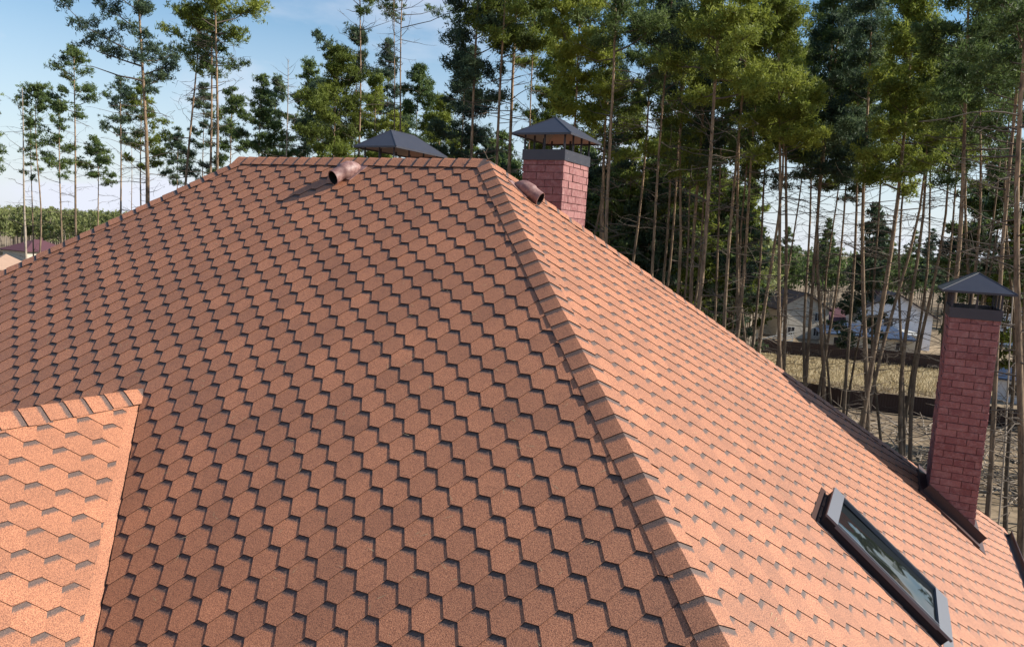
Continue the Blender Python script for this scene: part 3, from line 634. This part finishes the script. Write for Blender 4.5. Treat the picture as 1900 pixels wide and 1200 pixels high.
def needles(cen, rs, nb, ln, wd, toneb, spread):
    """blades radiating from each centre"""
    m_ = len(cen); c = np.repeat(cen, nb, 0); k_ = len(c)
    d = rs.normal(size=(k_, 3)); d[:, 2] += .55; d /= np.linalg.norm(d, axis=1)[:, None]
    s_ = np.cross(d, rs.normal(size=(k_, 3))); s_ /= np.linalg.norm(s_, axis=1)[:, None]
    l_ = ln*rs.uniform(.6, 1.25, (k_, 1)); w_ = wd*rs.uniform(.7, 1.3, (k_, 1)); c = c+rs.normal(size=(k_, 3))*spread
    V = np.stack([c-d*l_*.15+s_*w_, c-d*l_*.15-s_*w_, c+d*l_], 1).reshape(-1, 3); F = np.arange(k_*3).reshape(-1, 3)
    t = np.clip(np.repeat(toneb, nb)+rs.normal(size=k_)*.10, 0, 1); return V, F, t
def pine_mesh(H, h0, R, rad, seed, kind='full', dens=1., nb=11, blade=(.19, .036), ndead=18, lean=(0, 0), side=None, deadlo=.3, tone=.5, wig=.10, fork=False, twigs=True, pale=False):
    rs = np.random.RandomState(seed); tr = Acc(); lm = Acc(); cr_ = Acc()
    nseg = 14; zs = np.linspace(0, H, nseg); ph = rs.uniform(0, 6.28, 4)
    def axis(zv):
        t_ = zv/H; tc_ = min(.8, 15./H); g_ = lambda u: wig*1.5*(np.sin(u*5+ph[0])+.5*np.sin(u*11+ph[1])); q_ = lambda u: wig*1.5*np.sin(u*4.3+ph[2])
        k_ = (t_-tc_)/(1-tc_)
        return np.stack([g_(t_)-g_(tc_)*(1-k_)-g_(1.)*k_+lean[0]*t_, q_(t_)-q_(tc_)*(1-k_)-q_(1.)*k_+lean[1]*t_, zv*np.ones_like(t_)], -1)
    P = axis(zs); Rr = rad*(1-.82*(zs/H)**1.1); Rr[0] *= 1.25
    V, F = tube_np(P, Rr, 8); tt = np.clip((F[:, 0]//8)/nseg*1.5-.25+rs.normal(size=len(F))*.05, 0, 1); tr.add(V, F, tt if not pale else tt*0+.9)
    cents = []; tones = []
    def limb(h, az, L_, elev, fol, rad_l, sub=True):
        p0 = axis(np.array([h]))[0]; d = np.array([math.cos(az)*math.cos(elev), math.sin(az)*math.cos(elev), math.sin(elev)])
        n_ = 6; s_ = np.linspace(0, 1, n_)[:, None]; curve = rs.uniform(.05, .35)*L_; sag = rs.uniform(-.1, .1)
        side_ = np.array([-math.sin(az), math.cos(az), 0])*rs.normal()*.15*L_
        Q = p0+d*L_*s_+np.array([0, 0, 1])*curve*(s_**2)*(1 if fol else rs.uniform(-1, 1))+side_*s_**2+rs.normal(size=(n_, 3))*.03*L_*s_
        V, F = tube_np(Q, rad_l*(1-.8*s_[:, 0]), 4); lm.add(V, F, np.full(len(F), .35))
        return Q
    # live limbs
    Hc = H-h0; nl = int((9+Hc*3.0)*(.6+.4*dens))
    for i_ in range(nl):
        u_ = (i_+rs.uniform(0, 1))/nl; h = h0+Hc*(u_**.95)*.985
        if kind == 'full': prof = (1-u_)**.62*(.62+.38*math.sin(min(u_*6, 1.57)))*(1 if rs.rand() < .75 else rs.uniform(.4, .8))
        elif kind == 'top': prof = math.sin(math.pi*min(.5, (1-u_)*.75+.12))*(.75+.4*rs.rand())
        else: prof = (1-u_)**.6*(.55+.6*rs.rand())*(1 if rs.rand() < .8 else .5)
        az = i_*2.4+rs.uniform(-.5, .5); L_ = max(.3, R*prof*rs.uniform(.7, 1.3))
        if side is not None:
            L_ *= 1+.6*math.cos(az-side)
        elev = rs.uniform(-.15, .35)+.75*u_**1.5
        Q = limb(h, az, L_, elev, True, max(.012, rad*.30*(1-.7*u_)*min(1, L_/1.5)))
        if kind == 'bare': continue
        if kind == 'full' and dens < 1 and rs.rand() < .10: continue
        ns = int(2+L_*3.8*dens); tb = tone+rs.normal()*.13
        if kind == 'sparse' and rs.rand() < .22: continue
        for s_ in range(ns):
            f_ = rs.uniform(.35, 1.0)**.7; q_ = Q[min(5, int(f_*5))]*(1-(f_*5) % 1)+Q[min(5, int(f_*5)+1)]*((f_*5) % 1) if f_ < 1 else Q[-1]
            dd_ = rs.normal(size=3)*np.array([1, 1, .35]); dd_ /= np.linalg.norm(dd_); dd_[2] += .22
            sl_ = rs.uniform(.25, .62)*(L_**.5)*(1.15-.35*f_)
            e = q_+dd_*sl_
            V, F = tube_np(np.stack([q_, q_+dd_*sl_*.5+[0, 0, .02], e]), [.012, .009, .004], 3); lm.add(V, F, np.full(len(F), .3))
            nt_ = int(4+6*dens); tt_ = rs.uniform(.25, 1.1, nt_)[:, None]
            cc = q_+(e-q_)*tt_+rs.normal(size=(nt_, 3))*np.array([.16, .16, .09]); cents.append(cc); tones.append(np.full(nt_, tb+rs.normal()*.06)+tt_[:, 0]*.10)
    # leader tufts
    if kind != 'bare':
        cc = axis(np.linspace(h0+.7*Hc, H, 14))+rs.normal(size=(14, 3))*.09; cents.append(cc); tones.append(np.full(14, tone+.1))
    # dead limbs
    for i_ in range(ndead):
        h = H*deadlo+(h0-H*deadlo)*rs.rand()**.7 if h0 > H*deadlo else h0*rs.rand(); az = rs.uniform(0, 6.28); L_ = rs.uniform(.5, 2.3)*(.5+.8*h/H)
        Q = limb(h, az, L_, rs.uniform(-.25, .45), False, rs.uniform(.012, .024))
        if twigs:
            for _ in range(3):
                q_ = Q[rs.randint(2, 6)]; dd_ = rs.normal(size=3)*[1, 1, .6]; dd_ /= np.linalg.norm(dd_); l_ = rs.uniform(.2, .7)
                V, F = tube_np(np.stack([q_, q_+dd_*l_*.5+rs.normal(size=3)*.04, q_+dd_*l_]), [.009, .007, .003], 3); lm.add(V, F, np.full(len(F), .3))
    nt0 = sum(len(f) for f in tr.F)
    for V, F, t in zip(lm.V, lm.F, lm.T): tr.V.append(V); 
    off_ = tr.n
    for F, t in zip(lm.F, lm.T): tr.F.append(F+off_); tr.T.append(t)
    tm = mesh_np('trunk', np.vstack(tr.V), np.vstack(tr.F), [M['palebark'] if pale else M['bark'], M['twig']], np.concatenate(tr.T), midx=(np.arange(sum(len(f) for f in tr.F)) >= nt0).astype(np.int32))
    tm.polygons.foreach_set('use_smooth', np.ones(len(tm.polygons), bool)); mt = (tm, None)
    if cents:
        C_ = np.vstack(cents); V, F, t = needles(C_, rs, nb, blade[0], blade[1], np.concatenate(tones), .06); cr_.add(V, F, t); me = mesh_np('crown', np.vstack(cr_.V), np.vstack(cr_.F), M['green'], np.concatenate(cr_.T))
    else: me = None
    return mt[0], mt[1], me
NT = [0, 0]
def put_tree(px, d, meshes, leafm, label, group=None, rot=0., name='pine_tree', scale=1.):
    p_ = at(px, d); o = thing(name, label, 'tree', (p_[0], p_[1], GZ), group); o.rotation_euler = (0, 0, rot); o.scale = (scale,)*3
    t = link('trunk', meshes[0], o)
    if meshes[1]: link('limbs', meshes[1], o)
    if meshes[2]:
        c_ = link('crown', meshes[2], o)
        if len(meshes[2].materials) and meshes[2].materials[0] != M[leafm]:
            if meshes[2].users > 1: c_.material_slots[0].link = 'OBJECT'; c_.material_slots[0].material = M[leafm]
            else: meshes[2].materials[0] = M[leafm]
    NT[0] += 1; return o
def tree(px, d, ytop, ybot, hwpx, wpx, leafm, label, kind='full', dens=1., pxtop=None, group=None, seed=None, side=None, ndead=18, tone=.5, **kw):
    """px: trunk pixel at the horizon; pxtop: pixel of the top"""
    hz = horizon(px); H = zat(px, ytop, d)-GZ; h0 = max(1., zat(px, ybot, d)-GZ); R = hwpx/FP*d; rad = wpx/FP*d/2
    pt = pxtop if pxtop is not None else px-(ytop-hz)*(px-150)/14900.
    # lean in metres at the top, in the picture's plane; base is below the horizon so extrapolate
    lx = ((pt-(px-(ytop-hz)*(px-150)/14900.))/FP*d); k_ = H/max(1., H+GZ)
    lx_ = lx*k_*1.0; base = at(px-lx*(-GZ/max(1., H+GZ))/d*FP, d)
    lean = (r0*lx_)[:2] if abs(lx) > 1e-6 else (0, 0)
    NT[1] += 1; sd = seed if seed is not None else 100+NT[1]
    bl = (.125+.0013*d, .013+.00030*d); 
    mm = pine_mesh(H, h0, R, rad, sd, kind, dens, lean=lean, side=side, ndead=ndead, tone=tone, blade=bl, **kw)
    nm = 'bare_tree' if kind == 'bare' else 'pine_tree'
    o = put_tree(px, d, mm, leafm, label, group, name=nm); o.location = (base[0], base[1], GZ); return o
LS, RS = math.atan2(-r0[1], -r0[0]), math.atan2(r0[1], r0[0])   # world azimuth of picture left / right
# --- the separate trees against the sky on the left
tree(45, 55, 163, 200, 10, 6.5, 'green', 'bare pale snag, leftmost tall trunk beside the maroon roofed house', 'bare', .4, ndead=34, tone=.5, pale=True)
tree(-16, 50, 170, 330, 22, 5, 'green', 'pine at the very left edge with only its branch tips showing', 'sparse', .8, ndead=8)
tree(60, 66, 208, 340, 20, 4, 'green', 'thin scraggly pine right behind the bare leftmost snag', 'sparse', .35, ndead=20)
tree(76, 60, 166, 215, 28, 5, 'green', 'crooked thin pine tufted at its top, third trunk from the left', 'top', .6, pxtop=70, ndead=22, wig=.35)
tree(113, 56, 185, 330, 46, 5.5, 'green', 'pine with separate leafy clumps low on the left of its pale trunk', 'sparse', .8, side=LS, ndead=18)
tree(140, 58, 92, 222, 56, 6.5, 'green', 'pointed pine with a full airy crown standing alone against the sky', 'full', .72, ndead=30, tone=.5)
tree(182, 72, 262, 345, 43, 4.5, 'green', 'low twin stemmed pine beside the pointed pine', 'full', .7, ndead=14)
tree(224, 62, 148, 270, 51, 6, 'blue', 'slim pine standing just left of the big dark pine', 'full', .62, ndead=26)
tree(244, 82, 258, 262, 6, 3, 'green', 'very thin bare pole between two pines', 'bare', .3, ndead=16)
tree(262, 64, 150, 318, 58, 5, 'olive', 'yellowish pine partly hidden by the big dark pine trunk', 'full', .75, ndead=20, tone=.45)
tree(274, 38, -85, 175, 92, 13, 'blue', 'big dark pine with a spreading blue green crown, tallest on the left', 'full', .95, pxtop=258, ndead=34, tone=.42, side=LS, wig=.2, deadlo=.5)
tree(340, 45, 20, 135, 46, 8.5, 'olive', 'leaning pine with an olive crown between the dark pine and the orange trunks', 'full', .8, pxtop=374, ndead=34, side=LS, tone=.55, deadlo=.45)
tree(400, 40, -90, 70, 92, 10, 'olive', 'tall pine with a bright orange upper trunk', 'full', 1.0, ndead=40, tone=.5, pxtop=402, deadlo=.5)
tree(389, 43, 10, 150, 66, 9, 'green', 'pine with a reddish trunk pressed against the tall orange one', 'full', .8, ndead=30, tone=.4)
tree(376, 68, 155, 345, 46, 4, 'blue', 'small grey green pine left of the twin orange trunks', 'sparse', .9, ndead=12)
tree(428, 64, 165, 330, 53, 5, 'green', 'bushy pine right of the twin orange trunks', 'full', .85, ndead=14)
tree(330, 78, 240, 345, 38, 4, 'blue', 'small dark pine behind the foot of the leaning pine', 'sparse', .8, ndead=12)
# --- middle
tree(480, 60, 145, 330, 53, 5, 'green', 'leftmost pointed pine behind the left ridge end', 'full', .95, ndead=14, tone=.42)
tree(508, 66, 146, 330, 46, 5, 'blue', 'slim pine between the pointed pine and the bare grey tree', 'full', .9, ndead=12)
tree(528, 52, 110, 160, 43, 5.5, 'green', 'bare grey tree with fine upswept twigs above the ridge', 'bare', .8, ndead=60, pale=True, twigs=True)
tree(567, 60, 114, 310, 48, 5, 'green', 'pine with a narrow tip just right of the bare grey tree', 'full', .9, ndead=14, tone=.55)
tree(616, 44, 95, 330, 104, 7, 'olive', 'broad bushy olive pine behind the roof vent', 'full', 1.25, ndead=10, tone=.34)
tree(596, 56, 150, 345, 58, 5, 'blue', 'dark pine tucked behind the broad bushy pine', 'full', 1., ndead=10, tone=.4)
tree(688, 52, 140, 330, 56, 6, 'olive', 'yellow green pine above the left chimney cap', 'full', 1.15, ndead=10, tone=.6)
tree(660, 44, -120, 30, 84, 7, 'green', 'tall slender pine whose branches all reach left over the bushy pine', 'sparse', 1.1, side=LS, ndead=34, pxtop=668, deadlo=.5, tone=.5)
tree(656, 46, 60, 140, 58, 4, 'blue', 'thin pine tangled with the branches of the tall slender pine', 'sparse', .9, side=LS, ndead=10)
tree(727, 46, -70, -20, 12, 4.5, 'green', 'straight bare pole rising over the left chimney cap', 'bare', .5, ndead=44, pxtop=732, deadlo=.4)
tree(738, 47, -110, 60, 84, 6.5, 'green', 'open crowned pine with long limbs to the right of the bare pole', 'sparse', .75, side=RS, ndead=30, pxtop=752, deadlo=.5)
tree(710, 56, 78, 300, 46, 5, 'blue', 'grey green pine left of the bare pole above the left chimney cap', 'full', .95, ndead=12, tone=.4)
tree(768, 58, 120, 310, 61, 5, 'green', 'rounded pine right of the bare pole', 'full', 1., ndead=12, tone=.45)
tree(806, 50, 185, 340, 51, 5, 'olive', 'low olive pine over the right end of the left chimney cap', 'full', 1.1, ndead=8, tone=.5)
# --- dense block above the ridge end
tree(868, 31, -160, 190, 66, 11, 'blue', 'dark pine at the left edge of the dense stand', 'full', 1.25, ndead=16, tone=.42)
tree(850, 46, 90, 330, 66, 7, 'blue', 'shaded pine at the foot of the dense stand', 'full', 1.2, ndead=10, tone=.35)
tree(916, 30, -190, 110, 88, 11, 'olive', 'pine with a pale forked trunk behind the ridge end', 'full', 1.2, ndead=26, tone=.38, deadlo=.55)
tree(938, 34, -150, 60, 70, 13, 'green', 'thick dark trunked pine just right of the pale forked one', 'full', 1.1, ndead=30, tone=.35, deadlo=.5)
tree(974, 36, -110, 120, 60, 6, 'olive', 'pine with a thin pale trunk left of the middle chimney', 'full', 1.2, ndead=26, tone=.42)
tree(1050, 32, -160, 235, 74, 9, 'olive', 'bright yellow green pine over the middle chimney cap', 'full', 1.5, ndead=10, tone=.72)
tree(1008, 44, 60, 320, 60, 7, 'olive', 'olive pine filling the gap over the middle chimney', 'full', 1.2, ndead=10, tone=.45)
tree(1124, 28, -190, 110, 108, 12, 'green', 'tall pine with a dark scaly trunk and open crown right of the middle chimney', 'sparse', 1.1, ndead=44, pxtop=1138, tone=.45, deadlo=.5)
tree(1180, 38, -80, 210, 66, 8, 'green', 'pine with a patchy bright crown right of the open crowned pine', 'full', 1.1, ndead=24, tone=.5)
tree(1165, 50, 150, 380, 42, 4.5, 'olive', 'small bright pine low among the trunks right of the middle chimney', 'full', 1., ndead=20, tone=.6)
# --- right block, explicit
tree(1213, 30, -150, 150, 78, 9, 'blue', 'dark crowned pine with a greenish trunk, first in the right block', 'full', 1.2, ndead=40, tone=.4)
tree(1308, 25, -190, 190, 112, 14, 'olive', 'large pine with a thick leaning trunk and bright olive crown', 'full', 1.45, ndead=50, pxtop=1352, tone=.58, deadlo=.45)
tree(1352, 30, -170, 200, 92, 10, 'olive', 'pine with a bright crown behind the large leaning one', 'full', 1.3, ndead=44, pxtop=1400, tone=.52)
tree(1446, 28, -60, 300, 98, 11, 'olive', 'olive pine with a full crown over the dark twin trunks', 'full', 1.4, ndead=44, tone=.56, pxtop=1440)
tree(1512, 34, -120, 350, 84, 9, 'blue', 'dark pine behind the olive crowns in the right block', 'full', 1.2, ndead=40, tone=.4)
tree(1600, 30, -40, 330, 66, 12, 'blue', 'pine with a straight trunk left of the bright green pine', 'sparse', 1.2, ndead=60, pxtop=1612, tone=.5, deadlo=.25)
tree(1652, 27, -50, 370, 100, 14, 'olive', 'bright green pine with a thick pale trunk, brightest in the right block', 'full', 1.35, ndead=60, pxtop=1700, tone=.60, deadlo=.2)
tree(1686, 32, 40, 345, 78, 9, 'green', 'pine with a curved dark trunk close to the bright green pine', 'full', 1.2, ndead=50, tone=.45, deadlo=.2, wig=.3)
tree(1560, 42, 130, 365, 76, 7, 'green', 'pine whose low crown hangs over the houses', 'full', 1.2, ndead=30, tone=.4)
tree(1778, 24, -120, 250, 84, 15, 'green', 'pine with the thickest dark trunk, ending behind the tall chimney cap', 'full', 1.3, ndead=50, tone=.38, deadlo=.3, pxtop=1800)
tree(1858, 20, -260, 210, 120, 13, 'green', 'near pine with drooping dark boughs at the right edge', 'full', 1.2, ndead=60, tone=.34, deadlo=.25, pxtop=1905)
tree(1886, 17, -300, 150, 110, 19, 'green', 'thick pale trunked pine nearest to the tall chimney', 'full', 1.1, ndead=60, tone=.42, deadlo=.25, pxtop=1925)
tree(1884, 26, -10, 120, 30, 4, 'green', 'thin sunlit stem running down close beside the tall chimney', 'sparse', .6, ndead=24, pxtop=1925, deadlo=.2, pale=True)
# named trunks of the right block whose crowns merge
ml = [(1102, 45, 7), (1114, 43, 6), (1118, 33, 11), (1237, 40, 7), (1247, 38, 7), (1263, 33, 9), (1277, 42, 6), (1286, 34, 10), (1301, 44, 6), (1332, 40, 6), (1368, 36, 9), (1373, 42, 6), (1384, 32, 10), (1412, 44, 6),
      (1436, 32, 9), (1459, 33, 9), (1468, 42, 5), (1500, 40, 6), (1516, 34, 9), (1538, 44, 5), (1586, 40, 7), (1625, 46, 5), (1668, 38, 6), (1703, 34, 9), (1722, 44, 6), (1742, 36, 8), (1762, 45, 6), (1812, 32, 9), (1832, 42, 6), (1795, 38, 8), (1872, 40, 7), (1905, 24, 10)]
rr_ = random.Random(77)
GR = 'slender pines standing close together in the right block'
for i_, (x_, d_, w_) in enumerate(ml):
    yt = rr_.uniform(-60, 120); yb_ = yt+rr_.uniform(170, 270); yb_ = max(yb_, 300+rr_.uniform(0, 70)) if i_ % 2 else yb_; tree(x_, d_, yt, yb_, rr_.uniform(46, 78), w_*1.12, ('green', 'blue', 'olive')[i_ % 3], 'slender pine in the dense stand, its crown merging with its neighbours', 'full', .95, group=GR, ndead=rr_.randint(14, 30), tone=rr_.uniform(.32, .55), pxtop=x_+rr_.uniform(0, 30), deadlo=.2, wig=rr_.uniform(.05, .25), nb=9)
print('near trees', time.time()-T0)
# background trees built from a few shared meshes
PR = []
for s_ in range(6):
    PR.append(pine_mesh(rr_.uniform(19, 22), rr_.uniform(8, 12), rr_.uniform(2.0, 2.9), rr_.uniform(.10, .14), 900+s_, 'full', .9, nb=5, blade=(.26, .06), ndead=26, deadlo=.15, tone=.42, twigs=False))
GR2 = 'thin pines farther back in the wood'
for me in PR: me[2].materials[0] = M['green']
cnt = 0
while cnt < 215:
    x_ = rr_.uniform(835, 2250); d_ = rr_.uniform(46, 105)
    if x_ < 1130: d_ = rr_.uniform(55, 100)
    if 1390 < x_ < 1960 and (d_ > 56 or rr_.random() < .88): continue
    if x_ > 1880 and d_ > 58: continue
    m_ = PR[cnt % 6]; put_tree(x_, d_, m_, ('green', 'olive', 'blue')[cnt % 3], 'thin pine farther back in the wood behind the roof', GR2, rr_.uniform(0, 6.28), scale=rr_.uniform(.82, 1.12)); cnt += 1
for i_ in range(26):   # behind the left part of the ridge
    x_ = rr_.uniform(430, 860); d_ = rr_.uniform(62, 95); put_tree(x_, d_, PR[i_ % 6], ('green', 'blue')[i_ % 2], 'thin pine in the row beyond the left part of the ridge', 'thin pines beyond the ridge', rr_.uniform(0, 6.28), scale=rr_.uniform(.8, .95))
for i_ in range(22):
    x_ = rr_.uniform(1400, 1900); d_ = rr_.uniform(148, 175); put_tree(x_, d_, PR[i_ % 6], ('green', 'blue')[i_ % 2], 'pine of the loose row just beyond the white and beige houses', 'pines beyond the houses on the right', rr_.uniform(0, 6.28), scale=rr_.uniform(.75, 1.1))
# trees right of the frame (they show in the roof window)
for i_ in range(5):
    x_ = rr_.choice((rr_.uniform(1960, 2250), rr_.uniform(2650, 2900))); d_ = rr_.uniform(30, 42); 
    put_tree(x_, d_, PR[i_ % 6], 'green', 'thin pine farther back in the wood behind the roof', GR2, rr_.uniform(0, 6.28), scale=rr_.uniform(1., 1.2))
print('trees', NT, time.time()-T0)
# far woods: one mass each
def wood(name, label, x0_, x1_, dn, df, n, hmin, hmax, crown, seed, leaf='far', tk=.12):
    rs = np.random.RandomState(seed); tr = Acc(); cr_ = []; tn_ = []
    for i_ in range(n):
        px = rs.uniform(x0_, x1_); d_ = rs.uniform(dn, df); p_ = at(px, d_); H = rs.uniform(hmin, hmax); ln = rs.normal(size=2)*.25
        P = np.array([[p_[0], p_[1], GZ], [p_[0]+ln[0]*.5, p_[1]+ln[1]*.5, GZ+H*.5], [p_[0]+ln[0], p_[1]+ln[1], GZ+H]]); V, F = tube_np(P, [tk, tk*.8, .03], 4); tr.add(V, F, np.full(len(F), rs.uniform(.2, .9)))
        k_ = 28; zz = rs.uniform(0, 1, k_); c_ = np.stack([p_[0]+ln[0]+rs.normal(size=k_)*(1-zz*.8)*crown, p_[1]+ln[1]+rs.normal(size=k_)*(1-zz*.8)*crown, GZ+H*(.64+.38*zz)], -1); cr_.append(c_); tn_.append(np.full(k_, rs.uniform(.3, .65))+zz*.15)
    me = tr.mesh('trunks', M['palebark']); C_ = np.vstack(cr_); V, F, t = needles(C_, rs, 5, .75, .26, np.concatenate(tn_), .3)
    root = bpy.data.objects.new(name, mesh_np('needles', V, F, M[leaf], t)); COL.objects.link(root); root['kind'] = 'stuff'; root['label'] = label; root['category'] = 'wood'
    o = link('trunks', me, root); o['kind'] = 'stuff'
    return root
wood('young_forest', 'young pine wood with pale close trunks beyond the left houses', -160, 420, 225, 300, 620, 8., 15.0, .9, 5, 'far')
wood('far_forest', 'distant pine wood behind the houses on the right', 1080, 2150, 160, 250, 640, 9, 16, 1.2, 6, 'green')
wood('thicket', 'close growing young trunks left of the houses on the right', 1120, 1430, 95, 150, 330, 13, 17, .8, 7, 'far', .09)
wood('horizon_forest', 'low pine wood along the horizon', -400, 2400, 420, 620, 900, 13, 15.5, 2.2, 8, 'far')
# dry weeds and fallen branches
rs = np.random.RandomState(3); V_ = []; 
def weeds(name, label, quad, n, h):
    a_, b_, c_, d_ = quad; u_ = rs.rand(n, 1); v_ = rs.rand(n, 1); P = (a_*(1-u_)+b_*u_)*(1-v_)+(d_*(1-u_)+c_*u_)*v_; P[:, 2] = GZ
    dr = rs.normal(size=(n, 3))*.35; dr[:, 2] = 1; s_ = rs.normal(size=(n, 3)); s_[:, 2] = 0; s_ /= np.linalg.norm(s_, axis=1)[:, None]; hh = h*rs.uniform(.4, 1.2, (n, 1))
    V = np.stack([P+s_*.03, P-s_*.03, P+dr*hh], 1).reshape(-1, 3); o = link(name, mesh_np(name, V, np.arange(n*3).reshape(-1, 3), M['straw'])); o['kind'] = 'stuff'; o['label'] = label; o['category'] = 'grass'
weeds('dry_grass', 'dry straw coloured grass on the field between the fences', [ground(1400, 705), ground(1800, 745), ground(1800, 690), ground(1400, 655)], 16000, .45)
def debris(name, label, quad, n):
    a_, b_, c_, d_ = quad; ac = Acc()
    for i_ in range(n):
        u_, v_ = rs.rand(2); P = (a_*(1-u_)+b_*u_)*(1-v_)+(d_*(1-u_)+c_*u_)*v_; an = rs.uniform(0, 3.14); L_ = rs.uniform(.6, 5); e = np.array([math.cos(an), math.sin(an), rs.uniform(-.02, .25)])
        p0_ = np.array([P[0], P[1], GZ+.06]); V, F = tube_np(np.stack([p0_, p0_+e*L_*.5+rs.normal(size=3)*.08, p0_+e*L_]), [rs.uniform(.03, .09), .03, .015], 5); V[:, 2] = np.maximum(V[:, 2], GZ+.01); ac.add(V, F, np.full(len(F), rs.rand()))
    o = link(name, ac.mesh(name, M['palebark'])); o['kind'] = 'stuff'; o['label'] = label; o['category'] = 'branches'
debris('fallen_branches', 'fallen branches and logs scattered over the sandy ground among the trunks', [ground(1500, 860), ground(1960, 960), ground(1960, 800), ground(1500, 765)], 420)
print('done', time.time()-T0, len(sc.objects))
